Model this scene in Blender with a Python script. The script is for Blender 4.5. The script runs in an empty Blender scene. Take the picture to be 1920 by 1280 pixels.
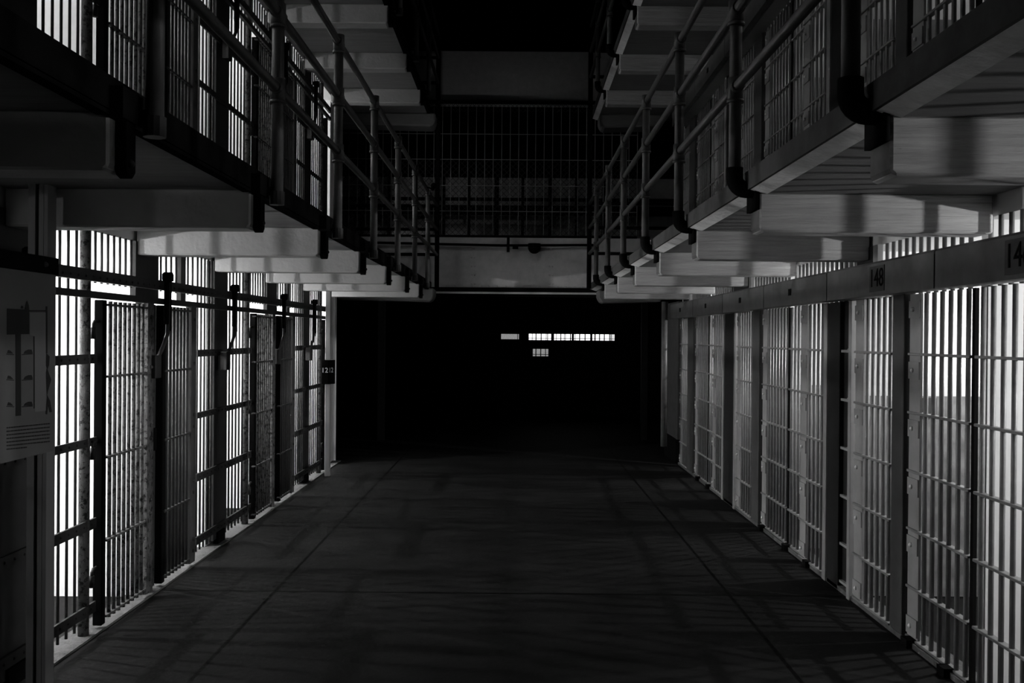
import bpy, bmesh, math, random
from mathutils import Matrix, Vector
random.seed(4)
scene = bpy.context.scene
COL = scene.collection

# ------------------------------------------------------------------ camera
cam_d = bpy.data.cameras.new('camera'); cam_d.lens = 35.0; cam_d.sensor_width = 36.0
cam = bpy.data.objects.new('camera', cam_d); COL.objects.link(cam)
F = 35.0 / 36.0 * 1920
cam.matrix_world = (Matrix.Translation((0, 0, 1.6)) @ Matrix.Rotation(7 / F, 4, 'Z')
                    @ Matrix.Rotation(math.pi / 2 - 9 / F, 4, 'X') @ Matrix.Rotation(0.008, 4, 'Z'))
cam_d.clip_start = 0.05
scene.camera = cam

# ------------------------------------------------------------------ world and exposure
w = bpy.data.worlds.new('night'); scene.world = w; w.use_nodes = True
w.node_tree.nodes['Background'].inputs[0].default_value = (0, 0, 0, 1)
scene.view_settings.view_transform = 'Standard'
scene.view_settings.look = 'None'
scene.view_settings.exposure = 0.0
scene.view_settings.gamma = 1.0
scene.view_settings.use_curve_mapping = False

# lamp strengths (watts) inside the cells, one lamp per cell
P_LEFT_LOW, P_LEFT_UP, P_RIGHT_LOW, P_RIGHT_UP = 165, 42, 130, 13

# ------------------------------------------------------------------ main measures
XL, XR = 2.262, 2.097          # planes of the cell fronts
T = 2.345                      # storey height
SOFF, WALK, BEAMB = 2.24, 2.33, 2.07
DEPTH = 2.6
YN, YE = -2.5, 12.62           # near and far end of the cell blocks

# ------------------------------------------------------------------ materials
def mat(name, col, rough=0.6, metal=0.0, var=0.0, scale=8.0, bump=0.0, bscale=40.0, stretch=(1, 1, 1), emit=0.0, dark=None, dthr=0.6, spec=0.1):
    m = bpy.data.materials.new(name); m.use_nodes = True
    nt = m.node_tree; b = nt.nodes['Principled BSDF']
    b.inputs['Base Color'].default_value = (col, col, col, 1)
    b.inputs['Roughness'].default_value = rough
    b.inputs['Metallic'].default_value = metal
    b.inputs['Specular IOR Level'].default_value = spec
    if emit:
        b.inputs['Emission Color'].default_value = (1, 1, 1, 1)
        b.inputs['Emission Strength'].default_value = emit
    tc = nt.nodes.new('ShaderNodeTexCoord'); mp = nt.nodes.new('ShaderNodeMapping')
    mp.inputs['Scale'].default_value = stretch
    geo = nt.nodes.new('ShaderNodeNewGeometry')
    nt.links.new(geo.outputs['Position'], mp.inputs[0])
    last = None
    if var or dark is not None:
        n = nt.nodes.new('ShaderNodeTexNoise'); n.inputs['Scale'].default_value = scale
        n.inputs['Detail'].default_value = 6; n.inputs['Roughness'].default_value = 0.65
        nt.links.new(mp.outputs[0], n.inputs[0])
        r = nt.nodes.new('ShaderNodeValToRGB')
        lo, hi = col * (1 - var), min(1, col * (1 + var))
        r.color_ramp.elements[0].position = 0.3; r.color_ramp.elements[0].color = (lo, lo, lo, 1)
        r.color_ramp.elements[1].position = 0.7; r.color_ramp.elements[1].color = (hi, hi, hi, 1)
        nt.links.new(n.outputs[0], r.inputs[0]); last = r.outputs[0]
        if dark is not None:
            n2 = nt.nodes.new('ShaderNodeTexNoise'); n2.inputs['Scale'].default_value = scale * 2.3
            n2.inputs['Detail'].default_value = 8; n2.inputs['Roughness'].default_value = 0.75
            nt.links.new(mp.outputs[0], n2.inputs[0])
            r2 = nt.nodes.new('ShaderNodeValToRGB')
            r2.color_ramp.elements[0].position = dthr; r2.color_ramp.elements[0].color = (0, 0, 0, 1)
            r2.color_ramp.elements[1].position = dthr + 0.05; r2.color_ramp.elements[1].color = (1, 1, 1, 1)
            nt.links.new(n2.outputs[0], r2.inputs[0])
            mx = nt.nodes.new('ShaderNodeMix'); mx.data_type = 'RGBA'
            nt.links.new(r2.outputs[0], mx.inputs[0]); nt.links.new(last, mx.inputs[6])
            mx.inputs[7].default_value = (dark, dark, dark, 1); last = mx.outputs[2]
        nt.links.new(last, b.inputs['Base Color'])
    if bump:
        n = nt.nodes.new('ShaderNodeTexNoise'); n.inputs['Scale'].default_value = bscale
        n.inputs['Detail'].default_value = 5
        nt.links.new(mp.outputs[0], n.inputs[0])
        bp = nt.nodes.new('ShaderNodeBump'); bp.inputs['Strength'].default_value = bump
        bp.inputs['Distance'].default_value = 0.02
        nt.links.new(n.outputs[0], bp.inputs['Height']); nt.links.new(bp.outputs[0], b.inputs['Normal'])
    return m

M = {}
M['plaster'] = mat('white_plaster', 0.78, 0.85, var=0.05, scale=3)
M['conc'] = mat('plain_concrete', 0.27, 0.9, var=0.07, scale=5, bump=0.15, bscale=30, dark=0.22, dthr=0.72)
M['conc_rough'] = mat('chipped_concrete', 0.34, 0.9, var=0.16, scale=6, bump=0.55, bscale=9, stretch=(0.5, 1, 6), dark=0.12, dthr=0.66)
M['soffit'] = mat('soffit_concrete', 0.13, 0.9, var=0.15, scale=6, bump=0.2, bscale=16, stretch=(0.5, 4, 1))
M['walk'] = mat('walkway_concrete', 0.12, 0.8, var=0.2)
M['fascia'] = mat('dark_edge_paint', 0.004, 0.9, spec=0.0, var=0.3, scale=10)
M['fascia_r'] = mat('grey_edge_paint', 0.04, 0.7, var=0.3, scale=10)
M['edge'] = mat('pale_edge_strip', 0.62, 0.8, var=0.15, scale=12, bump=0.4)
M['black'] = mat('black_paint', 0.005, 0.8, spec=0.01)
M['strap'] = mat('dark_grey_strap_steel', 0.03, 0.55, var=0.2)
M['bar_l'] = mat('worn_grey_steel', 0.03, 0.5, spec=0.2, var=0.25, scale=30)
M['rust'] = mat('flaking_steel_paint', 0.075, 0.6, var=0.4, scale=14, dark=0.012, dthr=0.52, bump=0.4, bscale=30)
M['bar_r'] = mat('grey_painted_bars', 0.13, 0.42, spec=0.3, var=0.15, scale=20)
M['plate_r'] = mat('grey_painted_plate', 0.18, 0.5, var=0.12, scale=8, dark=0.12, dthr=0.72)
M['cover'] = mat('grey_cover_sheet', 0.07, 0.5, spec=0.05, var=0.25, scale=5)
M['end_face'] = mat('dark_concrete_end', 0.09, 0.9, var=0.3)  # darker tone for the beam ends that face the corridor
M['bolt'] = mat('bright_bolt_steel', 0.5, 0.4, spec=0.5)
M['post_r'] = mat('mid_grey_post_paint', 0.048, 0.6, spec=0.05, var=0.15)
M['pillar_r'] = mat('dark_pillar_paint', 0.014, 0.6, spec=0.03, var=0.2)
M['pipe'] = mat('grey_pipe_paint', 0.062, 0.45, spec=0.3, var=0.25, scale=14)
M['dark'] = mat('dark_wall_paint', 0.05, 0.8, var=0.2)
M['farplate'] = mat('riveted_plate_paint', 0.42, 0.6, var=0.12, scale=10)
M['wire'] = mat('galvanised_wire', 0.22, 0.5)
M['stile_l'] = mat('pale_stile_paint', 0.055, 0.5, var=0.2)
M['sign'] = mat('sign_panel_grey', 0.11, 0.5, var=0.06, scale=4)
M['sign_light'] = mat('sign_picture_light', 0.16, 0.5)
M['ink'] = mat('sign_ink', 0.02, 0.6)
M['digit'] = mat('white_digits', 0.8, 0.5)
M['num_plate'] = mat('dark_number_plate', 0.016, 0.5)
M['sill'] = mat('pale_concrete_sill', 0.075, 0.8, var=0.25, scale=14, bump=0.4)
M['porcelain'] = mat('porcelain', 0.7, 0.3)
M['glow'] = mat('lit_glass', 0.8, 0.5, emit=1.6)
M['glow_dim'] = mat('dimly_lit_glass', 0.8, 0.5, emit=0.25, var=0.9, scale=25)
M['post_b'] = mat('grey_board_post', 0.14, 0.5)
M['post_w'] = mat('pale_post_paint', 0.3, 0.5)

def two_tone(name, top, low, z):
    """painted wall, darker dado up to height z above each storey's floor"""
    m = mat(name, top, 0.8, var=0.06, scale=4, dark=None)
    nt = m.node_tree; b = nt.nodes['Principled BSDF']
    src = b.inputs['Base Color'].links[0].from_socket
    geo = nt.nodes.new('ShaderNodeNewGeometry'); sp = nt.nodes.new('ShaderNodeSeparateXYZ')
    nt.links.new(geo.outputs['Position'], sp.inputs[0])
    md = nt.nodes.new('ShaderNodeMath'); md.operation = 'MODULO'; md.inputs[1].default_value = T
    nt.links.new(sp.outputs[2], md.inputs[0])
    lt = nt.nodes.new('ShaderNodeMath'); lt.operation = 'LESS_THAN'; lt.inputs[1].default_value = z
    nt.links.new(md.outputs[0], lt.inputs[0])
    mx = nt.nodes.new('ShaderNodeMix'); mx.data_type = 'RGBA'
    gy = nt.nodes.new('ShaderNodeMath'); gy.operation = 'GREATER_THAN'; gy.inputs[1].default_value = 4.58
    nt.links.new(sp.outputs[1], gy.inputs[0])
    an = nt.nodes.new('ShaderNodeMath'); an.operation = 'MULTIPLY'
    nt.links.new(lt.outputs[0], an.inputs[0]); nt.links.new(gy.outputs[0], an.inputs[1])
    nt.links.new(an.outputs[0], mx.inputs[0]); nt.links.new(src, mx.inputs[6])
    n = nt.nodes.new('ShaderNodeTexNoise'); n.inputs['Scale'].default_value = 9; n.inputs['Detail'].default_value = 8
    r = nt.nodes.new('ShaderNodeValToRGB')
    r.color_ramp.elements[0].position = .35; r.color_ramp.elements[0].color = (low * .6,) * 3 + (1,)
    r.color_ramp.elements[1].position = .65; r.color_ramp.elements[1].color = (low * 1.2,) * 3 + (1,)
    nt.links.new(geo.outputs['Position'], n.inputs[0]); nt.links.new(n.outputs[0], r.inputs[0])
    nt.links.new(r.outputs[0], mx.inputs[7])
    nt.links.new(mx.outputs[2], b.inputs['Base Color'])
    return m
M['cell_r'] = two_tone('two_tone_cell_paint', 0.45, 0.14, 1.25)

def floor_mat():
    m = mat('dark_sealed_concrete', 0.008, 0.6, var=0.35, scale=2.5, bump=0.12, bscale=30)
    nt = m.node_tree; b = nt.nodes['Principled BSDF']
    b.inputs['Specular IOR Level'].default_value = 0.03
    src = b.inputs['Base Color'].links[0].from_socket
    geo = nt.nodes.new('ShaderNodeNewGeometry'); sp = nt.nodes.new('ShaderNodeSeparateXYZ')
    nt.links.new(geo.outputs['Position'], sp.inputs[0])
    def line(sock, at, wd, mod=None):
        s = sock
        if mod:
            q = nt.nodes.new('ShaderNodeMath'); q.operation = 'PINGPONG'; q.inputs[1].default_value = mod
            a = nt.nodes.new('ShaderNodeMath'); a.operation = 'SUBTRACT'; a.inputs[1].default_value = at
            nt.links.new(s, a.inputs[0]); nt.links.new(a.outputs[0], q.inputs[0]); s = q.outputs[0]; at = 0
        c = nt.nodes.new('ShaderNodeMath'); c.operation = 'COMPARE'; c.inputs[1].default_value = at; c.inputs[2].default_value = wd
        nt.links.new(s, c.inputs[0]); return c.outputs[0]
    ls = [line(sp.outputs[0], -1.49, 0.011), line(sp.outputs[0], 1.345, 0.011), line(sp.outputs[1], 6.2, 0.014, 1.55)]
    acc = ls[0]
    for l in ls[1:]:
        mxm = nt.nodes.new('ShaderNodeMath'); mxm.operation = 'MAXIMUM'
        nt.links.new(acc, mxm.inputs[0]); nt.links.new(l, mxm.inputs[1]); acc = mxm.outputs[0]
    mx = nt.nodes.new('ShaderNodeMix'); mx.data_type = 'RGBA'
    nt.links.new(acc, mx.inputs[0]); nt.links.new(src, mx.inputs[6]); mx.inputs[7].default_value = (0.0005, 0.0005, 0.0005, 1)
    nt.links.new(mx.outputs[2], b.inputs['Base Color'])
    return m
M['floor'] = floor_mat()

# ------------------------------------------------------------------ mesh helpers
class MB:
    def __init__(s): s.v = []; s.f = []
    def box(s, x0, x1, y0, y1, z0, z1):
        x0, x1 = min(x0, x1), max(x0, x1); y0, y1 = min(y0, y1), max(y0, y1); z0, z1 = min(z0, z1), max(z0, z1)
        n = len(s.v)
        s.v += [(x, y, z) for z in (z0, z1) for y in (y0, y1) for x in (x0, x1)]
        s.f += [[n + i for i in q] for q in ((0, 2, 3, 1), (4, 5, 7, 6), (0, 1, 5, 4), (2, 6, 7, 3), (0, 4, 6, 2), (1, 3, 7, 5))]
        return s
    def cyl(s, a, b, r, n=12, r2=None):
        a = Vector(a); b = Vector(b); d = (b - a).normalized(); r2 = r if r2 is None else r2
        u = d.orthogonal().normalized(); w_ = d.cross(u); k = len(s.v)
        for p, rr in ((a, r), (b, r2)):
            for i in range(n):
                t = 2 * math.pi * i / n
                s.v.append(tuple(p + (u * math.cos(t) + w_ * math.sin(t)) * rr))
        for i in range(n):
            j = (i + 1) % n; s.f.append([k + i, k + j, k + n + j, k + n + i])
        s.f.append([k + i for i in range(n)][::-1]); s.f.append([k + n + i for i in range(n)])
        return s
    def tube(s, pts, r, n=10):
        pts = [Vector(p) for p in pts]; k = len(s.v); m = len(pts)
        u = None
        for i, p in enumerate(pts):
            d = (pts[min(i + 1, m - 1)] - pts[max(i - 1, 0)]).normalized()
            if u is None: u = d.orthogonal().normalized()
            else: u = (u - d * u.dot(d)).normalized()
            w_ = d.cross(u)
            for q in range(n):
                t = 2 * math.pi * q / n
                s.v.append(tuple(p + (u * math.cos(t) + w_ * math.sin(t)) * r))
        for i in range(m - 1):
            for q in range(n):
                j = (q + 1) % n
                s.f.append([k + i * n + q, k + i * n + j, k + (i + 1) * n + j, k + (i + 1) * n + q])
        s.f.append([k + q for q in range(n)][::-1]); s.f.append([k + (m - 1) * n + q for q in range(n)])
        return s
    def prism(s, poly, axis, a, b):
        """poly: 2-D outline; axis 'x','y','z' is the extrusion direction from a to b"""
        k = len(s.v); n = len(poly)
        for t in (a, b):
            for p, q in poly:
                s.v.append({'x': (t, p, q), 'y': (p, t, q), 'z': (p, q, t)}[axis])
        for i in range(n):
            j = (i + 1) % n; s.f.append([k + i, k + j, k + n + j, k + n + i])
        s.f.append([k + i for i in range(n)][::-1]); s.f.append([k + n + i for i in range(n)])
        return s
    def dome(s, c, r, d, n=10, rings=4):
        """half ball at c pointing along d"""
        c = Vector(c); d = Vector(d).normalized(); u = d.orthogonal().normalized(); w_ = d.cross(u); k = len(s.v)
        for i in range(rings):
            t = (math.pi / 2) * i / rings
            for q in range(n):
                p = 2 * math.pi * q / n
                s.v.append(tuple(c + (u * math.cos(p) + w_ * math.sin(p)) * r * math.cos(t) + d * r * math.sin(t)))
        s.v.append(tuple(c + d * r))
        for i in range(rings - 1):
            for q in range(n):
                j = (q + 1) % n
                s.f.append([k + i * n + q, k + i * n + j, k + (i + 1) * n + j, k + (i + 1) * n + q])
        top = k + rings * n
        for q in range(n): s.f.append([k + (rings - 1) * n + q, k + (rings - 1) * n + (q + 1) % n, top])
        s.f.append([k + q for q in range(n)][::-1])
        return s
    def mesh(s, name, m, smooth=False, bevel=0.0):
        me = bpy.data.meshes.new(name); me.from_pydata(s.v, [], s.f)
        bm = bmesh.new(); bm.from_mesh(me)
        bmesh.ops.recalc_face_normals(bm, faces=bm.faces)
        if bevel: bmesh.ops.bevel(bm, geom=bm.edges, offset=bevel, segments=1, affect='EDGES')
        bm.to_mesh(me); bm.free()
        me.materials.append(M[m] if isinstance(m, str) else m)
        if smooth:
            for p in me.polygons: p.use_smooth = len(p.vertices) == 4
        return me
    def build(s, name, m, parent=None, smooth=False, bevel=0.0):
        return link(name, s.mesh(name, m, smooth, bevel), parent)

def wpos(o):
    p = Vector((0, 0, 0))
    while o is not None: p = p + o.location; o = o.parent
    return p
def link(name, me, parent=None, loc=None):
    """meshes are written in world coordinates unless loc is given"""
    o = bpy.data.objects.new(name, me); COL.objects.link(o)
    o.parent = parent
    o.location = Vector(loc or (0, 0, 0)) - wpos(parent)
    return o

def tag(o, label, cat, group=None):
    o['label'] = label; o['category'] = cat
    if group: o['group'] = group
    return o
def thing(name, label, cat, loc, group=None):
    o = bpy.data.objects.new(name, None); COL.objects.link(o); o.location = loc; o.empty_display_size = 0.1
    return tag(o, label, cat, group)
def struct(o): o['kind'] = 'structure'; return o

BARC = {}
def bar(parent, x, y, z0, z1, r, m, name='bar', n=8):
    k = (round(z1 - z0, 3), r, m, n)
    if k not in BARC: BARC[k] = MB().cyl((0, 0, 0), (0, 0, z1 - z0), r, n).mesh('round_bar', m, True)
    return link(name, BARC[k], parent, (x, y, z0))

ORD = ['nearest', 'second nearest', 'third nearest', 'fourth nearest', 'fifth nearest', 'sixth nearest', 'seventh nearest', 'eighth nearest', 'ninth nearest', 'tenth nearest', 'eleventh nearest', 'twelfth nearest']
class _Ord(list):
    def __getitem__(s, k): return 'just past the right edge of the view' if k < 0 else list.__getitem__(s, k)
ORD = _Ord(ORD)
TIER = ['lower tier', 'upper tier']
SIDE = {-1: 'left', 1: 'right'}

# ------------------------------------------------------------------ the building shell
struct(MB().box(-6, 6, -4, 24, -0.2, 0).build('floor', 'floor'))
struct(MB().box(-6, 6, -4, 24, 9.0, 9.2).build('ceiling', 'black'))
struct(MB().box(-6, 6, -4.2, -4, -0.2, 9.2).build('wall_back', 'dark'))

# dividers: centre, thickness
DIV = {-1: [(-1.66, .30), (-0.12, .30), (1.44, .31), (3.0, .30), (4.50, .31), (6.14, .20), (7.58, .31), (9.26, .20), (10.70, .31), (12.45, .3)],
       1: [(-1.7, .3), (-0.2, .06), (1.38, .06), (2.93, .2), (4.57, .07), (6.40, .36), (7.635, .05), (9.62, .42), (10.80, .05), (12.7, .3)]}
for s in (-1, 1):
    X = XL if s < 0 else XR
    xb = X + DEPTH
    wm = MB()
    wm.box(s * xb, s * (xb + .2), YN, YE, 0, 9.0)                       # back of the cells
    wm.box(s * (X + .0), s * xb, YN, YE, 4.5, 9.0)                      # blind top storey
    wm.box(s * (X + .02), s * xb, YN, YE, 2.15, WALK + .005)               # slab between storeys
    for c, t in DIV[s]:
        wm.box(s * (X + .05), s * xb, c - t / 2, c + t / 2, 0, 2.15)
        wm.box(s * (X + .05), s * xb, c - t / 2, c + t / 2, WALK + .005, 4.5)
    wm.box(s * (X + .03), s * (xb + .2), YE - .02, YE + .1, 0, 9.0)
    struct(wm.build('wall_' + SIDE[s], 'plaster' if s < 0 else 'cell_r'))
    # pale sill strip at the foot of the fronts
    sl = MB()
    if s < 0: sl.box(-(X - .055), -(X + .10), YN, YE, 0, .012)
    else: sl.box(X - .03, X + .10, YN, YE, 0, .028)
    struct(sl.build('trim_1' if s < 0 else 'trim_2', 'sill'))

# outer pilaster where the right block ends, with its dark base
struct(MB().box(XR - .02, XR + 1.8, YE + .12, 13.7, .30, BEAMB).box(XR + 1.8, 6, YE + .12, 13.7, 0, BEAMB + .4).build('wall_right_end', 'dark'))
struct(MB().box(XR - .04, XR + 1.8, YE + .12, 13.75, 0, .30).build('trim_3', 'black'))

# ------------------------------------------------------------------ galleries: slab, edge, beams
def gallery(s, t):
    dz = T * t; xe = 1.17 if s < 0 else 1.02; X = XL if s < 0 else XR
    where = '%s side, %s' % (SIDE[s], 'one storey up' if t == 0 else 'two storeys up')
    g = thing('gallery_walkway', 'concrete gallery walkway with %s edge on the %s' % ('black' if s < 0 else 'grey', where), 'walkway', (s * 1.6, 5.5, SOFF + dz))
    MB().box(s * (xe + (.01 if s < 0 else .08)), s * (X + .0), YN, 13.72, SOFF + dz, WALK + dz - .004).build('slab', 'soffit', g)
    MB().box(s * xe, s * (xe + .012), YN, 13.73, SOFF + dz - (.0 if s < 0 else -.018), WALK + dz + .012).build('edge_fascia', 'fascia' if s < 0 else 'fascia_r', g)
    if s > 0:
        MB().prism([(xe + .012, SOFF + dz + .018), (xe + .08, SOFF + dz - .004), (xe + .08, WALK + dz - .004), (xe + .012, WALK + dz - .004)], 'y', YN, 13.7).build('edge_strip', 'edge', g)
    else:
        MB().box(s * (xe + .0), s * (xe + .04), YN, 13.7, SOFF + dz - .012, SOFF + dz + .004).build('edge_angle', 'fascia', g)
for s in (-1, 1):
    for t in (0, 1): gallery(s, t)

def beam_mesh(s, ye, xe, th=.17):
    X = XL if s < 0 else XR
    b = .014
    m = MB()
    # outline in the x-z plane with a clipped lower end, lower front arris chamfered
    x0, x1, z0, z1 = xe, X + .0, 0.0, SOFF - BEAMB + .003
    k = len(m.v)
    prof = [(x0, z1), (x0, z0 + b), (x0 + b, z0), (x1, z0), (x1, z1)]
    m.prism([(s * p, q) for p, q in prof], 'y', -th, 0)
    return m
BEAMS = {}
def beam(s, t, k, y):
    xe = 1.175 if s < 0 else 1.07
    key = (s,)
    if key not in BEAMS:
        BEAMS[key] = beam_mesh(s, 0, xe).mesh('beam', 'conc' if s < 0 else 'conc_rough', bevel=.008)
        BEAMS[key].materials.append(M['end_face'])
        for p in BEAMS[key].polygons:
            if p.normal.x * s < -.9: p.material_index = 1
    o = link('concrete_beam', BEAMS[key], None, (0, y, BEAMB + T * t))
    tag(o, '%s concrete beam under the %s %s gallery, %s' % ('plain' if s < 0 else 'chipped', 'first' if t == 0 else 'second', SIDE[s], ORD[k]), 'beam',
        'beams under the %s %s gallery' % ('first' if t == 0 else 'second', SIDE[s]))
    return o
BL = [3.03 + 1.53 * k for k in range(7)]
BR = [3.03 + 1.53 * k for k in range(7)]
for t in (0, 1):
    for k, y in enumerate(BL): beam(-1, t, k, y)
    for k, y in enumerate(BR): beam(1, t, k, y)
# broad end beams at the far end of the walkways
for s in (-1, 1):
    for t in (0, 1):
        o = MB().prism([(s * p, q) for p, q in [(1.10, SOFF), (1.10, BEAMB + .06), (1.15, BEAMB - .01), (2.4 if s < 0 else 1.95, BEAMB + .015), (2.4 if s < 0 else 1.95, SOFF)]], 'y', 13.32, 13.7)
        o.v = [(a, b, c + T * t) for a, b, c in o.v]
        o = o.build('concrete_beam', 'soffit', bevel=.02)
        tag(o, 'broad rounded end beam closing the %s %s gallery far away' % ('first' if t == 0 else 'second', SIDE[s]), 'beam')

# left gallery: dark hangers on the beam ends
HG = {}
def hanger(t, k, y):
    o = thing('beam_hanger', 'dark steel hanger strap on the left %s gallery edge, %s' % ('first' if t == 0 else 'second', ORD[k]), 'hanger',
              (-1.16, y, BEAMB + T * t), 'hangers along the left gallery edge')
    if not HG:
        h = MB()
        pts = [(-.035, .19), (-.035, .02), (-.015, -.005), (.012, -.012), (.035, .008), (.035, .19)]
        h.prism([(p, q) for p, q in pts], 'x', -.02, .02)
        HG['s'] = h.mesh('strap', 'black', bevel=.003)
        HG['p'] = MB().box(-.012, .03, -.09, .06, .15, .24).mesh('mount_plate', 'black')
        HG['n'] = MB().dome((0.022, -.01, .03), .012, (1, 0, 0), 8).mesh('bolt_head', 'strap')
    for n, q in (('strap', 's'), ('mount_plate', 'p'), ('bolt_head', 'n')): link(n, HG[q], o, (-1.16, y, BEAMB + T * t))
for t in (0, 1):
    for k, y in enumerate(BL): hanger(t, k, y - .09)

# ------------------------------------------------------------------ railings
RZ = (2.715, 3.058, 3.38)
def railing(s, t):
    dz = T * t; x = 1.09 if s < 0 else .97; y0 = 2.99 if s < 0 else 2.91
    ys = [y0 - 1.54, ] + [y0 + 1.535 * k for k in range(7)]
    yend = 13.62 if s < 0 else 13.25
    g = thing('pipe_railing', 'grey three-rail pipe railing on the %s gallery, %s side' % ('first' if t == 0 else 'second', SIDE[s]), 'railing', (s * x, 6, WALK + dz))
    for i, z in enumerate(RZ):
        MB().cyl((s * x, -1.5, z + dz), (s * x, yend, z + dz), .0215).build('top_rail' if i == 2 else 'mid_rail', 'pipe', g, True)
        MB().cyl((s * x, yend, z + dz), (s * 2.2, yend + .02, z + dz), .022).build('return_rail', 'black', g, True)
    for y in ys:
        p = MB()
        zb = (2.20 if s < 0 else 2.33) + dz
        p.cyl((s * x, y, zb), (s * x, y, RZ[2] + dz + .0), .0275)
        po = p.build('post', 'pipe', g, True)
        for z in RZ:
            z += dz; c = MB()
            c.cyl((s * x, y, z - .058), (s * x, y, z + .045), .034)
            c.cyl((s * x, y, z - .066), (s * x, y, z - .052), .038)
            c.cyl((s * x, y - .06, z), (s * x, y + .06, z), .029)
            c.build('pipe_fitting', 'pipe', po, True)
        if s > 0:
            e = MB(); R = .052
            pts = [(s * x, y, 2.36 + dz), (s * x, y, 2.315 + dz)]
            for a in range(15, 91, 15):
                a = math.radians(a)
                pts.append((s * (x + R - R * math.cos(a)), y, 2.315 + dz - R * math.sin(a)))
            pts.append((s * (x + .092), y, 2.315 + dz - R))
            e.tube(pts, .038)
            e.box(s * (x + .080), s * (x + .098), y - .05, y + .11, 2.17 + dz, 2.255 + dz)
            e.build('elbow_foot', 'black', po, True)
        else:
            MB().cyl((s * x, y, zb - .01), (s * x, y, zb + .05), .034).box(s * x, s * 1.168, y - .015, y + .015, zb + .03, zb + .07).build('post_foot', 'strap', po)
    return g
for s in (-1, 1):
    for t in (0, 1): railing(s, t)
    x, yend = (1.09, 13.66) if s < 0 else (.97, 13.29)
    o = MB().cyl((s * x, yend, 2.25), (s * x, yend, 6.2), .032).build('pipe_column', 'black', None, True)
    tag(o, 'tall thin black pipe column where the %s galleries end' % SIDE[s], 'column')

# ------------------------------------------------------------------ left cell fronts
def xs_bars(y0, y1, pitch):
    n = max(1, int(round((y1 - y0) / pitch))); d = (y1 - y0) / n
    return [y0 + d * (i + .5) for i in range(n)]
DARKROWS_L = [(1.44, 1.49), (1.004, 1.047), (.56, .615), (.112, .168)]
def left_grille(t, k, spans, y0, y1, wide_top):
    """fixed grille: vertical bars over spans, four riveted straps across"""
    dz = T * t
    g = thing('cell_grille', 'fixed bars with riveted straps beside the cell doors, left %s, %s' % (TIER[t], ORD[k]), 'bars', (-XL, (y0 + y1) / 2, dz), 'fixed cell grilles, left %s' % TIER[t])
    for a, b in spans:
        for y in xs_bars(a, b, .088): bar(g, -XL, y, dz + .054, dz + 2.15, .0078, 'bar_l')
    for z0, z1 in DARKROWS_L:
        st = MB().box(-(XL - .012), -(XL - .024), y0, y1, dz + z0, dz + z1)
        for y in xs_bars(y0 + .02, y1 - .02, .088): st.dome((-(XL - .024), y, dz + (z0 + z1) / 2), .008, (1, 0, 0), 6, 2)
        st.build('strap', 'strap', g)
    MB().cyl((-XL, y1 - .10, dz), (-XL, y1 - .10, dz + 2.15), .028, 16).build('end_post', 'rust', g, True)
    return g

def left_top_bars(t, k, y0, y1):
    dz = T * t
    return [bar(None, -XL, y, dz + 1.93, dz + 2.15, .0078, 'bar_l') for y in xs_bars(y0, y1, .088)]

def left_door(t, k, y0, y1, kind, stile_far):
    """sliding barred door standing just in front of the fixed plane"""
    dz = T * t; x = XL - .045; m = 'rust' if kind == 'rust' else 'bar_l'
    y0 *= x / XL; y1 *= x / XL
    g = thing('cell_door', '%s barred cell door, left %s, %s' % ('flaking dark' if kind == 'rust' else 'grey', TIER[t], ORD[k]), 'door', (-x, (y0 + y1) / 2, dz), 'barred doors, left %s' % TIER[t])
    ys = xs_bars(y0 + .03, y1 - (.10 if stile_far else .04), .067)
    for y in ys: bar(g, -x, y, dz + .05, dz + 1.775, .0115, m)
    for z in (.07, .48, .93, 1.366, 1.755):
        MB().box(-(x - .016), -(x + .016), y0, y1, dz + z - .006, dz + z + .006).build('crossbar', m, g, bevel=.002)
    if stile_far:
        rv = MB().box(-(x - .02), -(x + .02), y1 - .10, y1, dz + .04, dz + 1.79)
        for z in (.12, .20, .52, .60, .97, 1.05, 1.40, 1.70): rv.dome((-(x - .02), y1 - .05, dz + z), .013, (1, 0, 0), 8, 3)
        rv.build('stile', 'stile_l' if kind != 'rust' else 'rust', g)
    # second skin of bars behind: the door slid back over the fixed ones
    return g

def left_column(t, k, y0, y1, role):
    dz = T * t
    g = thing('steel_column', 'black steel column beside the barred doors, left %s, %s' % (TIER[t], ORD[k]), 'column', (-XL, (y0 + y1) / 2, dz), 'black door columns, left %s' % TIER[t])
    MB().box(-(XL - .05), -(XL + .0), y0, y0 + .05, dz + .03, dz + 1.78).build('channel', 'black', g, bevel=.004)
    if role == 'keeper':
        for z in (1.62, .98, .30):
            h = MB().tube([(-(XL - .02), y0 + .01, dz + z + .045), (-(XL - .02), y0 - .04, dz + z + .045), (-(XL - .02), y0 - .058, dz + z + .03), (-(XL - .02), y0 - .058, dz + z - .04)], .008, 8)
            h.cyl((-(XL - .02), y0 - .058, dz + z - .05), (-(XL - .02), y0 - .058, dz + z + .012), .014)
            h.build('hook', 'bar_l', g, True)
    return g

def left_pier(t, k, y0, y1):
    dz = T * t
    g = thing('cell_pier', 'dark steel-clad pier between cells, left %s, %s' % (TIER[t], ORD[k]), 'pier', (-XL, (y0 + y1) / 2, dz), 'steel-clad piers between cells, left %s' % TIER[t])
    MB().box(-(XL - .004), -(XL + .03), y0, y1, dz + .05, dz + 2.15).build('sheet', 'strap', g)
    MB().box(-(XL - .02), -(XL + .02), y0 + .08, y1 - .08, dz + .0, dz + .10).build('foot_block', 'black', g)
    return g

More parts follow.
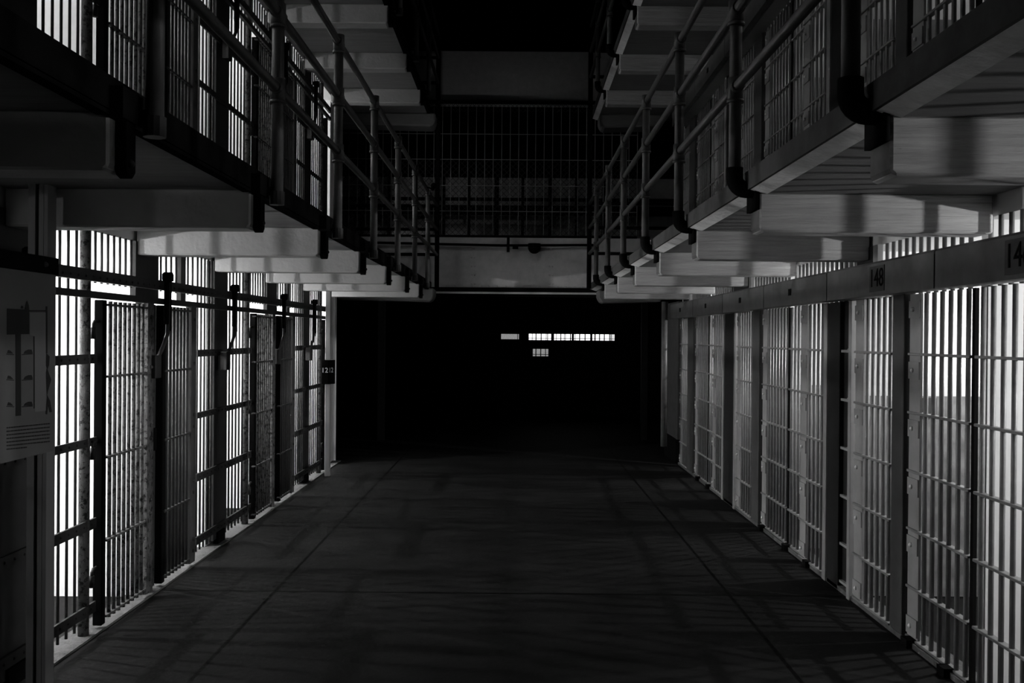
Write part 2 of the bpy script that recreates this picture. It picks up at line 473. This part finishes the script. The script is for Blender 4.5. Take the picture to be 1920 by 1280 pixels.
def left_lever(t, k, y):
    dz = T * t; x = XL - .09
    g = thing('lock_lever', 'bent lock lever hanging from the bars, left %s, %s' % (TIER[t], ORD[k]), 'lever', (-x, y, dz + 1.8), 'lock levers, left %s' % TIER[t])
    MB().box(-(x - .012), -(x + .012), y - .035, y - .005, dz + 1.66, dz + 1.96).box(-(x - .012), -(x + .012), y + .01, y + .04, dz + 1.62, dz + 1.94).box(-(x - .02), -(x + .02), y - .05, y + .055, dz + 1.93, dz + 1.975).build('bracket', 'black', g, bevel=.004)
    MB().tube([(-x, y + .02, dz + 1.92), (-x, y + .0, dz + 1.60), (-x - .01, y - .05, dz + 1.52), (-x - .02, y - .14, dz + 1.43)], .013, 8).build('arm', 'strap', g, True)
    MB().box(-(x + .05), -(x + .0), y - .20, y - .10, dz + 1.33, dz + 1.47).build('latch_box', 'strap', g, bevel=.004)
    MB().cyl((-(x - .03), y - .01, dz + 1.955), (-(x + .02), y - .01, dz + 1.955), .03).build('pivot', 'black', g, True)
    return g

def left_lockbars(t):
    dz = T * t; x = XL - .05
    g = thing('lock_rails', 'pair of long horizontal lock rails over the doors, left %s' % TIER[t], 'rail', (-x, 6, dz + 1.85))
    rv = MB().box(-(x - .012), -(x + .012), YN, 11.75, dz + 1.872, dz + 1.925).box(-(x - .012), -(x + .016), YN, 11.75, dz + 1.925, dz + 1.932)
    for y in xs_bars(3.9, 11.7, .088): rv.dome((-(x - .012), y, dz + 1.893), .008, (1, 0, 0), 6, 2)
    rv.build('upper_rail', 'strap', g)
    MB().box(-(x - .014), -(x + .014), YN, 11.75, dz + 1.784, dz + 1.820).build('lower_rail', 'strap', g)
    return g

LP = 3.12
for t in (0, 1):
    left_lockbars(t)
    nb = nd = nc = npn = nl = 0
    for gidx in (0, 1, 2):
        o = LP * gidx
        def ok(y): return y + o < 11.8
        # fixed bars left of the pair, panel, doors, fixed bars right
        far = gidx == 2
        if gidx >= 0 or True:
            left_pier(t, npn, 4.33 + o, 4.67 + o); npn += 1
            if gidx > -2:
                a0 = 3.06 if gidx == 0 else 3.90 + o
                left_grille(t, nb, [(a0, 4.31 + o), (4.69 + o, 5.16 + o)], a0 - .02, 5.32 + o, True); nb += 1
                tb = None
            left_column(t, nc, 5.33 + o, 5.47 + o, 'keeper'); nc += 1
        if not far:
            left_door(t, nd, 5.48 + o, 6.16 + o, 'rust', True); nd += 1
            q = .986
            p = MB().box(-(XL - .03), -(XL + .03), (6.155 + o) * q, (6.25 + o) * q, T * t + .04, T * t + 1.78)
            g = thing('lock_case', 'grey bolted lock case between paired doors, left %s, %s' % (TIER[t], ORD[nl]), 'lock', (-XL, 6.16 + o, T * t), 'bolted lock cases, left %s' % TIER[t])
            rv = p
            for z in (.15, .32, .62, 1.0, 1.25, 1.62): rv.dome((-(XL - .03), (6.205 + o) * q, T * t + z), .014, (1, 0, 0), 8, 3)
            rv.build('sheet', 'strap', g)
            MB().box(-(XL - .031), -(XL - .045), (6.16 + o) * q, (6.24 + o) * q, T * t + .88, T * t + 1.02).build('lock_box', 'black', g, bevel=.003)
            left_column(t, nc, 6.24 + o, 6.37 + o, 'plain'); nc += 1
            left_door(t, nd, 6.38 + o, 6.98 + o, 'grey', True); nd += 1
            # transom bars over the doors
            g2 = thing('transom_bars', 'short bars above the paired doors, left %s, %s' % (TIER[t], ORD[nl]), 'bars', (-XL, 6.1 + o, T * t + 1.9), 'transom bars, left %s' % TIER[t])
            for a, b in ((5.30 + o, 5.88 + o), (6.28 + o, 6.66 + o), (6.80 + o, 7.0 + o)):
                for y in xs_bars(a, b, .088): bar(g2, -XL, y, T * t + 1.87, T * t + 2.15, .0078, 'bar_l')
            MB().box(-(XL - .01), -(XL + .02), 6.68 + o, 6.78 + o, T * t + 1.8, T * t + 2.15).build('stile', 'stile_l', g2)
            MB().box(-(XL - .004), -(XL + .03), 5.90 + o, 6.28 + o, T * t + 1.8, T * t + 2.15).build('blank_plate', 'strap', g2)
            nl += 1
        if not far and gidx > -2:
            pass
    for i, y in enumerate((4.45, 6.20, 7.68, 9.32, 10.72)):
        left_lever(t, i, y)

# ------------------------------------------------------------------ right cell fronts
ROWS_R = [1.525, 1.217, .91, .605, .30]
def right_section(t, name, label, cat, group, y0, y1, strip, pitch=.095, x=XR, stile=False, barspan=None):
    """a barred panel: cross rods at fixed heights, round bars, optional bolted strip at its far edge"""
    dz = T * t
    g = thing(name, label, cat, (x, (y0 + y1) / 2, dz), group)
    ya = y0; yb = y1 - (.15 if strip else 0)
    for y in xs_bars(ya, yb, pitch): bar(g, x, y, dz + .03, dz + 1.84, .0118, 'bar_r', n=10)
    for z in ROWS_R + [.035]:
        MB().box(x - .018, x + .018, y0, y1, dz + z - .0065, dz + z + .0065).build('crossbar', 'bar_r', g, bevel=.002)
    if strip:
        so = MB().box(x - .006, x + .006, yb + .01, y1, dz + .04, dz + 1.84).build('bolt_strip', 'plate_r', g)
        for z in [1.76, 1.44, 1.135, .83, .525, .10]:
            bx = MB().box(x - .014, x - .005, yb + .012, y1 - .002, dz + z - .045, dz + z + .045)
            bx.build('bolt_plate', 'plate_r', so)
            MB().dome((x - .014, (yb + y1) / 2 + .015, dz + z), .013, (-1, 0, 0), 8, 3).build('bolt', 'bolt', so, True)
    if stile:
        MB().box(x - .006, x + .012, y0 - .03, y0 + .0, dz + .02, dz + 1.84).build('stile', 'black', g)
    return g
def right_post(t, k, y0, y1):
    dz = T * t
    o = MB().box(XR - .035, XR + .01, y0, y1, dz + .03, dz + 1.85).build('steel_post', 'post_r' , bevel=.004)
    return tag(o, 'flat grey steel post, right %s, %s' % (TIER[t], ORD[k]), 'post', 'flat posts, right %s' % TIER[t])
def right_pillar(t, k, y0, y1, jamb):
    dz = T * t
    g = thing('steel_pillar', 'broad dark pillar between cells, right %s, %s' % (TIER[t], ORD[k]), 'pillar', (XR, (y0 + y1) / 2, dz), 'dark pillars, right %s' % TIER[t])
    MB().box(XR - .03, XR + .03, y0, y1, dz + .0, dz + 1.84).build('sheet', 'pillar_r', g, bevel=.003)
    MB().box(XR - .04, XR + .02, y1 + .01, y1 + .08, dz + .0, dz + 1.84).build('frame', 'plate_r', g, bevel=.003)
    if jamb:
        yj = y0 - jamb
        MB().box(XR + .0, XR + .03, yj, y0, dz + .05, dz + 1.84).build('jamb', 'pillar_r', g)
        MB().box(XR - .045, XR + .0, yj - .05, yj, dz + .0, dz + 1.84).build('flange', 'plate_r', g, bevel=.003)
        for z in ROWS_R + [.06]:
            MB().box(XR - .02, XR + .01, yj, y0, dz + z - .008, dz + z + .008).dome((XR - .012, yj + jamb * .4, dz + z + .008), .012, (0, 0, 1), 8, 3).build('rung', 'plate_r', g)
    return g

def right_front(t):
    n = dict(d=0, g=-1, p=-1, q=-1)
    def door(a, b, strip=True):
        right_section(t, 'cell_door', 'grey barred cell door with bolted strip, right %s, %s' % (TIER[t], ORD[n['d']]), 'door', 'barred doors, right %s' % TIER[t], a, b, strip, x=XR - .02); n['d'] += 1
    def grille(a, b, strip=True, stile=False):
        right_section(t, 'cell_grille', 'fixed grey cell bars, right %s, %s' % (TIER[t], ORD[n['g']]), 'bars', 'fixed cell grilles, right %s' % TIER[t], a, b, strip, stile=stile); n['g'] += 1
    def post(a, b): right_post(t, n['p'], a, b); n['p'] += 1
    def pillar(a, b, j): right_pillar(t, n['q'], a, b, j); n['q'] += 1
    grille(1.7, 2.6); post(2.62, 2.8); pillar(2.85, 3.06, 0)
    grille(3.10, 4.52, strip=False)
    grille(4.57, 5.29, stile=True); post(5.30, 5.46); door(5.48, 6.07)
    pillar(6.36, 6.58, .21)
    door(6.69, 7.22); grille(7.24, 7.60, strip=False); grille(7.64, 8.42, stile=True)
    post(8.44, 8.68); door(8.70, 9.30)
    pillar(9.43, 9.84, .06)
    door(9.93, 10.44); grille(10.46, 10.78, strip=False); grille(10.81, 11.56, stile=True)
    post(11.58, 11.94); door(11.96, 12.5)
    # transom bars above the covers
    g = thing('transom_bars', 'row of short bars above the lock covers, right %s' % TIER[t], 'bars', (XR + .02, 7, T * t + 2.0))
    for a, b in ((1.5, 2.62), (3.10, 4.50), (4.60, 5.74), (6.16, 7.58), (7.68, 8.84), (9.62, 10.76), (10.84, 11.94)):
        for y in xs_bars(a, b, .095): bar(g, XR + .02, y, T * t + 1.84, T * t + 2.15, .0118, 'bar_r')
    for a in (2.64, 5.76, 8.86, 11.96): MB().box(XR - .01, XR + .02, a, a + .075, T * t + 1.84, T * t + 2.15).build('transom_post', 'plate_r', g)
    for a, b in ((2.748, 3.08), (5.868, 6.14), (8.968, 9.6), (12.07, 12.5)):
        MB().box(XR, XR + .03, a, b, T * t + 1.84, T * t + 2.15).build('blank_plate', 'pillar_r', g)
for t in (0, 1): right_front(t)

def text_mesh(body, size, m, name):
    cu = bpy.data.curves.new(name, 'FONT'); cu.body = body; cu.size = size; cu.extrude = .001
    cu.align_x = 'CENTER'; cu.align_y = 'CENTER'
    o = bpy.data.objects.new(name, cu); COL.objects.link(o)
    dg = bpy.context.evaluated_depsgraph_get(); me = bpy.data.meshes.new_from_object(o.evaluated_get(dg))
    bpy.data.objects.remove(o); me.materials.clear(); me.materials.append(M[m]); return me

JY = [-.12, 1.42, 2.96, 4.51, 6.07, 7.61, 9.13, 10.66, 12.2]
NUM = {3: ('146', .13, .22), 4: ('148', .13, .22)}
def cover(t, i):
    dz = T * t; y0, y1 = JY[i - 1] + .006, JY[i] - .006
    y0, y1 = JY[i], JY[i + 1]
    x = 1.89
    extra = {2: ' with dark number plate 146', 3: ' with number plate 148'}.get(i, '') if t == 0 else ''
    g = thing('lock_cover', 'grey sheet-metal lock cover%s, right %s, %s' % (extra, TIER[t], ORD[i - 2]), 'cover', (x, (y0 + y1) / 2, dz + 1.84), 'lock covers, right %s' % TIER[t])
    c = MB().prism([(x, dz + 1.833), (x, dz + 2.0), (x + .012, dz + 2.012), (XR - .01, dz + 2.012), (XR - .01, dz + 1.995), (x + .014, dz + 1.995), (x + .008, dz + 1.99), (x + .008, dz + 1.841), (x + .05, dz + 1.841), (x + .05, dz + 1.833)], 'y', y0 + .008, y1 - .008)
    c.build('sheet', 'cover', g)
    MB().box(x + .016, x + .022, y1 - .03, y1 + .03, dz + 1.843, dz + 1.993).build('joint_light_stop', 'black', g)  # black backing added behind the joint gap to stop light leaking through
    MB().box(x + .07, XR - .02, y0 + .004, y1 - .004, dz + 1.843, dz + 1.86).build('inner_shelf', 'bar_r', g)
    if t == 0 and i in (2, 3):
        yc = 5.22 if i == 3 else 3.75
        pl = MB().box(x - .004, x, yc - .105, yc + .105, dz + 1.852, dz + 1.986).build('number_plate', 'num_plate', g)
        me = text_mesh('148' if i == 3 else '146', .135, 'black', 'digits')
        o = link('digits', me, pl, (x - .0055, yc, dz + 1.919))
        o.rotation_euler = (math.pi / 2, 0, -math.pi / 2)
    elif i >= 4:
        yc = (y0 + y1) / 2 + .04
        MB().box(x - .004, x, yc - .035, yc + .035, dz + 1.90, dz + 1.945).build('small_plate', 'black', g)
for t in (0, 1):
    for i in range(1, 8): cover(t, i)

# small floor stops and track under the right doors
for k, y in enumerate((4.75, 5.2, 7.0, 7.55, 8.3, 10.6, 11.2)):
    o = MB().box(XR - .06, XR - .01, y - .04, y + .04, .0, .045).build('door_stop', 'black')
    tag(o, 'small dark stop block at the foot of the right bars, %s' % ORD[k], 'stop', 'stop blocks at the foot of the right bars')

# ------------------------------------------------------------------ cell lamps
LM = {}
def cell_lamp(s, t, k, y, power):
    dz = T * t; X = XL if s < 0 else XR
    x = s * (X + 1.25)
    g = thing('ceiling_lamp', 'bulb lamp on the cell ceiling, %s %s, %s' % (SIDE[s], TIER[t], ORD[k]), 'lamp', (x, y, dz + 2.15), 'cell ceiling lamps')
    if not LM:
        LM['m'] = MB().cyl((0, 0, -.03), (0, 0, 0), .05).cyl((0, 0, -.06), (0, 0, -.03), .022).mesh('mount', 'porcelain', True)
    link('mount', LM['m'], g, (x, y, dz + 2.15))
    ld = bpy.data.lights.new('bulb_light', 'POINT'); ld.energy = power; ld.shadow_soft_size = .018
    lo = bpy.data.objects.new('bulb_light', ld); COL.objects.link(lo); lo.parent = g; lo.location = (0, 0, -.22)
def mids(s):
    d = DIV[s]; return [((d[i][0] + d[i + 1][0]) / 2) for i in range(len(d) - 1)]
for t in (0, 1):
    for s in (-1, 1):
        for k, y in enumerate([q for q in mids(s) if q > (3.0 if s < 0 else 1.9)]):
            p = {(-1, 0): P_LEFT_LOW, (-1, 1): P_LEFT_UP, (1, 0): P_RIGHT_LOW, (1, 1): P_RIGHT_UP}[(s, t)]
            if s < 0 and y < 4.4: p *= .08 if t == 0 else .4
            if s < 0 and t == 1 and 4.4 < y < 6.2: p *= .6
            cell_lamp(s, t, k, y, p)

# ------------------------------------------------------------------ information board on the left
g = thing('information_board', 'tall grey information board with drawings and text before left bars', 'sign', (-2.0, 3.9, 1.5))
xs = -2.0
MB().box(xs - .012, xs, 3.45, 4.31, 1.09, 1.852).build('panel', 'sign', g)
MB().box(xs - .02, xs + .006, 3.42, 4.335, 1.852, 1.925).build('header_rail', 'black', g, bevel=.003)
MB().dome((xs + .006, 4.21, 1.89), .012, (1, 0, 0), 8, 3).build('header_bolt', 'bar_l', g)
def P(px, py):      # a point of the photograph on the board's plane
    dx, dy = px - 967, py - 631
    dx2, dy2 = dx + .008 * dy, dy - .008 * dx
    Y = -xs * F / -dx2
    return Y, 1.6 - dy2 * Y / F
pr = MB()
def patch(mb, pts, off=.0012):
    q = [P(*p) for p in pts]; mb.prism(q, 'x', xs + .0002, xs + off)
patch(pr, [(11, 578), (53, 580), (53, 626), (11, 627)])
patch(pr, [(27, 626), (37, 626), (37, 779), (27, 780)])
patch(pr, [(53, 581), (86, 581), (86, 584), (53, 584)])
patch(pr, [(84, 574), (87, 574), (87, 662), (84, 662)])
patch(pr, [(85, 662), (91, 668), (90, 684), (87, 692), (94, 712), (88, 732), (86, 740), (92, 752), (95, 772), (91, 773), (88, 760), (86, 777), (83, 776), (86, 745), (84, 700), (86, 690), (84, 684)])
patch(pr, [(44, 580), (47, 566), (49, 563), (52, 572), (53, 581)])
patch(pr, [(37, 578), (38, 573), (41, 573), (42, 578)])
for yy in (664, 712, 762):
    patch(pr, [(10, yy - 1), (24, yy), (24, yy + 1.5), (10, yy + .5)])
    patch(pr, [(39, yy), (59, yy - 1.5), (59, yy), (39, yy + 1.5)])
    patch(pr, [(11, yy - 2), (13, yy - 8), (17, yy - 7), (21, yy - 3), (22, yy - 1)])
    patch(pr, [(42, yy - 1), (45, yy - 6), (51, yy - 9), (57, yy - 9), (59, yy - 3), (58, yy - 1)])
patch(pr, [(61, 630), (62.5, 630), (62.5, 765), (61, 766)])
pr.build('line_drawing', 'ink', g)
lt = MB(); patch(lt, [(54, 586), (84, 586), (84, 770), (63, 772), (63, 630), (54, 628)], .0008)
lt.build('picture_ground', 'sign_light', g)
tx = MB()
for r_ in range(7):
    y0 = 801 + r_ * 6.7; x_end = 91 if r_ < 6 else 48
    px = 10.0
    while px < x_end:
        wd = random.uniform(2.5, 7)
        e = min(px + wd, x_end)
        patch(tx, [(px, y0 - (px - 10) * .1), (e, y0 - (e - 10) * .1), (e, y0 + 2.4 - (e - 10) * .1), (px, y0 + 2.4 - (px - 10) * .1)])
        px = e + 1.1
tx.build('text_lines', 'ink', g)
MB().box(-2.032, -2.052, 4.27, 4.35, .003, 1.08).box(-2.032, -2.052, 4.27, 4.35, 1.93, SOFF).box(-2.03, -2.014, 4.27, 4.35, .003, SOFF - .003).box(-2.068, -2.098, 4.27, 4.35, .003, SOFF).box(-2.052, -2.068, 4.30, 4.345, .003, SOFF).build('support_post', 'post_b', g)

# numbered stop post at the far end of the left bars
g = thing('tour_stop_post', 'pale floor-to-ceiling post with black sign reading 12 on two faces', 'post', (-2.12, 11.27, 0))
MB().box(-2.155, -2.095, 11.25, 11.31, 0, SOFF).build('post', 'post_w', g, bevel=.006)
sg = MB().prism([(-2.175, 11.16), (-2.105, 11.16), (-2.055, 11.25), (-2.055, 11.33), (-2.175, 11.33)], 'z', 1.05, 1.32).build('number_sign', 'black', g)
me = text_mesh('12', .078, 'digit', 'digits')
o = link('digits', me, sg, (-2.140, 11.158, 1.205)); o.rotation_euler = (math.pi / 2, 0, 0)
o = link('digits', me, sg, (-2.078, 11.203, 1.205)); o.rotation_euler = (math.pi / 2, 0, math.atan2(.09, .05))

# ------------------------------------------------------------------ far end: cross bridge, cage, plates, dark room with lit slits
YP = 14.0
def FP(px, py, Y):
    dx, dy = px - 967, py - 631
    dx2, dy2 = dx + .008 * dy, dy - .008 * dx
    return dx2 * Y / F, 1.6 - dy2 * Y / F
g = thing('riveted_girder', 'pale riveted steel plate girder crossing the far end', 'girder', (0, YP, 2.28))
rv = MB().box(-6, 6, YP, YP + .03, 2.28, 2.99)
MB().box(-2.6, 2.4, YP - .10, YP + .05, 2.235, 2.285).build('lower_flange', 'black', g)
MB().box(-2.6, 2.4, YP - .12, YP - .10, 2.195, 2.222).build('bottom_lip', 'farplate', g)
for px in (884, 890, 1030, 1036):
    for i in range(5):
        x, z = FP(px, 466 + 16.5 * i, YP); rv.dome((x, YP, z), .011, (0, -1, 0), 6, 2)
for i in range(40): rv.dome((-2.3 + i * .12, YP, 2.31), .009, (0, -1, 0), 6, 2)
rv.build('web_plate', 'farplate', g)
o = MB().cyl((-2.3, YP - .06, 2.905), (-.2, YP - .06, 2.875), .018).cyl((-.2, YP - .06, 2.875), (1.1, YP - .06, 2.89), .018).build('conduit', 'black', None, True)
tag(o, 'dark conduit running along the far riveted girder', 'pipe')
o = MB().dome((FP(1002, 463, 13.85)[0], 13.9, FP(1002, 463, 13.85)[1]), .09, (0, 0, -1), 16, 5).cyl((FP(1002, 463, 13.85)[0], 13.9, FP(1002, 463, 13.85)[1]), (FP(1002, 463, 13.85)[0], 13.9, FP(1002, 456, 13.85)[1]), .088, 16).build('dome_bell', 'black', None, True)
tag(o, 'black round bell hanging on the far girder', 'bell')
x, z = FP(953, 441, 13.85)
o = MB().box(x - .02, x + .02, 13.84, 13.9, z - .23, z).box(x + .06, x + .14, 13.86, 13.98, z - .18, z - .13).build('conduit_drop', 'black'); tag(o, 'short black vertical pipe stub on the far girder', 'pipe')

g = thing('wire_cage', 'tall wire mesh cage screen above the far girder', 'cage', (0, YP + .1, 3.0))
x0, x1, z0, z1 = -2.5, 1.7, 3.0, 4.86
for i in range(int((x1 - x0) / .12) + 1):
    MB().cyl((x0 + i * .12, YP + .1, z0), (x0 + i * .12, YP + .1, z1), .0042, 6).build('upright_rod', 'wire', g)
for z in (3.37, 3.73, 4.10, 4.46):
    MB().cyl((x0, YP + .09, z), (x1, YP + .09, z), .005, 6).build('cross_rod', 'wire', g)
def lattice(m_, x0, x1, z0, z1, y, pitch, r):
    W, H = x1 - x0, z1 - z0
    c = -H
    while c < W:
        a = max(0, -c) ; p0 = (x0 + c + a, z0 + a); b = min(H, W - c); p1 = (x0 + c + b, z0 + b)
        if b > a + .01:
            m_.cyl((p0[0], y, p0[1]), (p1[0], y, p1[1]), r, 4)
            m_.cyl((x0 + x1 - p0[0], y + .004, p0[1]), (x0 + x1 - p1[0], y + .004, p1[1]), r, 4)
        c += pitch
lm = MB(); lattice(lm, x0, x1, z0, 4.12, YP + .13, .085, .004); lm.build('chain_link', 'strap', g)
lm = MB(); lattice(lm, x0, x1, 4.78, 4.90, YP + .13, .06, .004); lm.build('chain_link', 'strap', g)
MB().box(x0, x1, YP + .05, YP + .12, 3.0, 3.03).box(x0, x1, YP + .05, YP + .12, z1 + .03, z1 + .07).build('cage_frame', 'black', g)

g = thing('upper_girder', 'riveted plate girder above the far wire cage', 'girder', (0, YP + .2, 4.93))
rv = MB().box(-6, 6, YP + .2, YP + .24, 4.88, 5.66)
for i in range(38): rv.dome((-2.3 + i * .12, YP + .2, 4.97), .009, (0, -1, 0), 6, 2)
for px in (887, 893):
    for i in range(6):
        x, z = FP(px, 100 + 16.5 * i, YP + .2); rv.dome((x, YP + .2, z), .010, (0, -1, 0), 6, 2)
rv.build('web_plate', 'farplate', g)

# wall and barred front seen through the cage
struct(MB().box(-3.2, 2.6, 16.2, 16.3, 2.4, 4.18).build('wall_far_upper', 'farplate'))
struct(MB().box(-6, 6, 16.25, 16.5, 4.18, 9).build('wall_far_top', 'black'))
struct(MB().box(-3.2, 2.6, YP + .04, 16.3, 2.25, 2.33).build('trim_4', 'black'))
g = thing('far_cell_bars', 'dark barred front behind the far wire cage', 'bars', (0, 15.6, 2.4))
for i, x in enumerate([-2.45 + .42 * k for k in range(10)]):
    MB().box(x, x + (.07 if i % 2 else .045), 15.58, 15.62, 2.33, 4.2).build('upright', 'black', g)
for z, h in ((3.72, .05), (3.50, .15), (2.98, .14)):
    MB().box(-3.1, 2.5, 15.56, 15.6, z, z + h).build('cross_member', 'black', g)

# the dark room beyond, ended by a wall with narrow lit openings
YF = 20.0
def slit(n, px0, px1, py0, py1, m, muls, bars_h):
    a = FP(px0, py1, YF); b = FP(px1, py0, YF)
    o = struct(MB().box(a[0], b[0], YF + .02, YF + .03, a[1], b[1]).build('window_%d' % n, m))
    f = MB()
    for i in muls:
        x, _ = FP(i[0], 630, YF); f.box(x - i[1] / 2, x + i[1] / 2, YF - .01, YF + .015, a[1] - .005, b[1] + .005)
    for zf in bars_h:
        z = a[1] + (b[1] - a[1]) * zf; f.box(a[0], b[0], YF - .005, YF + .012, z - .006, z + .006)
    if f.v: f.build('mullions', 'black', o)
    return a, b
A = slit(1, 991.5, 1152, 626.8, 637, 'glow', [(998, .012), (1005, .02), (1014.7, .02), (1024, .012), (1026.8, .015), (1036, .06), (1043, .012), (1051.5, .02), (1058, .012), (1060, .012), (1069.5, .02), (1074, .045), (1078, .012), (1086.7, .02), (1097, .02), (1108.5, .045), (1115.5, .025), (1124, .02), (1133, .02), (1143, .02), (1145.8, .02), (1149, .012)], [.28])
B = slit(2, 939.5, 973, 626, 635.5, 'glow_dim', [(970.5, .012)], [])
C_ = slit(3, 999, 1028, 654, 667.5, 'glow_dim', [(1005, .02), (1014, .02), (1023, .015)], [.25])
fw = MB()
# wall with the three openings left out
zs = [0, C_[0][1], C_[1][1], A[0][1], A[1][1], 9]
fw.box(-6, 6, YF, YF + .1, 0, C_[0][1])
fw.box(-6, C_[0][0], YF, YF + .1, C_[0][1], C_[1][1]).box(C_[1][0], 6, YF, YF + .1, C_[0][1], C_[1][1])
fw.box(-6, 6, YF, YF + .1, C_[1][1], A[0][1])
fw.box(-6, B[0][0], YF, YF + .1, A[0][1], A[1][1]).box(B[1][0], A[0][0], YF, YF + .1, A[0][1], A[1][1]).box(A[1][0], 6, YF, YF + .1, A[0][1], A[1][1])
fw.box(-6, 6, YF, YF + .1, A[1][1], 9)
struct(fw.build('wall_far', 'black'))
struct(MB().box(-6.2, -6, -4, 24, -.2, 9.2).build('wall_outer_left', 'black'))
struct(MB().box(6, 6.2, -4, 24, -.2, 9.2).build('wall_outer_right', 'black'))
for px, Y, lab in ((715, 15.2, 'faint square column in the dark beyond the left cells'), (1209, 15.6, 'faint square column in the dark beyond the right cells')):
    x, _ = FP(px, 600, Y)
    o = MB().box(x - .05, x + .05, Y, Y + .1, 0, 2.25).build('square_column', 'pillar_r'); tag(o, lab, 'column')
x, _ = FP(1244, 600, 12.5)
o = MB().cyl((x, 12.4, .25), (x, 12.4, 2.05), .04).build('wall_pipe', 'pipe', None, True); tag(o, 'vertical grey pipe at the far end of the right cells', 'pipe')

# ------------------------------------------------------------------ fittings inside the near right cells
for k, y in enumerate((4.45, 5.95)):
    g = thing('wall_sink', 'small white sink on the cell wall, right lower tier, %s' % ORD[k], 'sink', (XR + 1.2, y, .8))
    yy = y + (.08 if k == 0 else .26)
    yy = (4.57 - .037) if k == 0 else (6.40 - .182)
    MB().prism([(XR + 1.0, .72), (XR + 1.4, .72), (XR + 1.42, .86), (XR + .98, .86)], 'y', yy - .3, yy).build('basin', 'porcelain', g, bevel=.01)
    MB().cyl((XR + 1.2, yy - .05, .86), (XR + 1.2, yy - .05, .96), .012).build('tap', 'bar_l', g)
    o = MB().box(XR + .42, XR + .52, yy - .03, yy, 1.14, 1.24).build('wall_switch', 'bar_l'); tag(o, 'small dark wall switch inside the cell, right lower tier, %s' % ORD[k], 'switch')

# ------------------------------------------------------------------ small lamps added to light the far end
def added_spot_lamp(label, loc, aim, power, angle, blend, r=.08):
    g = thing('added_spot_lamp', label, 'lamp', loc)
    d = (Vector(aim) - Vector(loc)).normalized()
    a = Vector(loc) - d * .14; b = Vector(loc) - d * .02
    MB().cyl(a, b, .02, 14, .035).build('lamp_shade', 'black', g, True)
    MB().cyl(a, (a.x - (.07 if 3 < loc[2] < 5 else 0), a.y, 9.0 if loc[2] > 5 else 3.38 if loc[2] > 3 else 2.34), .008, 8).build('stem', 'black', g, True)
    ld = bpy.data.lights.new('added_spot_light', 'SPOT'); ld.energy = power; ld.spot_size = math.radians(angle); ld.spot_blend = blend; ld.shadow_soft_size = r
    lo = bpy.data.objects.new('added_spot_light', ld); COL.objects.link(lo); lo.parent = g
    lo.rotation_euler = d.to_track_quat('-Z', 'Y').to_euler()
added_spot_lamp('small black lamp added on the left gallery rail, aimed up at the far wire cage', (-1.0, 12.0, 3.42), (-.9, 14.0, 4.6), 6, 70, 1.0)  # added light source for the cage and upper plate
added_spot_lamp('small black lamp added behind the far wire cage to light the wall', (-2.7, 15.0, 2.6), (-.6, 16.2, 3.3), 9, 95, 1.0)  # added light source for the wall behind the cage
added_spot_lamp('added dark pendant lamp high over the corridor at the top edge', (0, 11.0, 5.32), (-.6, 14.0, 2.8), 20, 58, .8)  # pendant added to throw light on the far girder
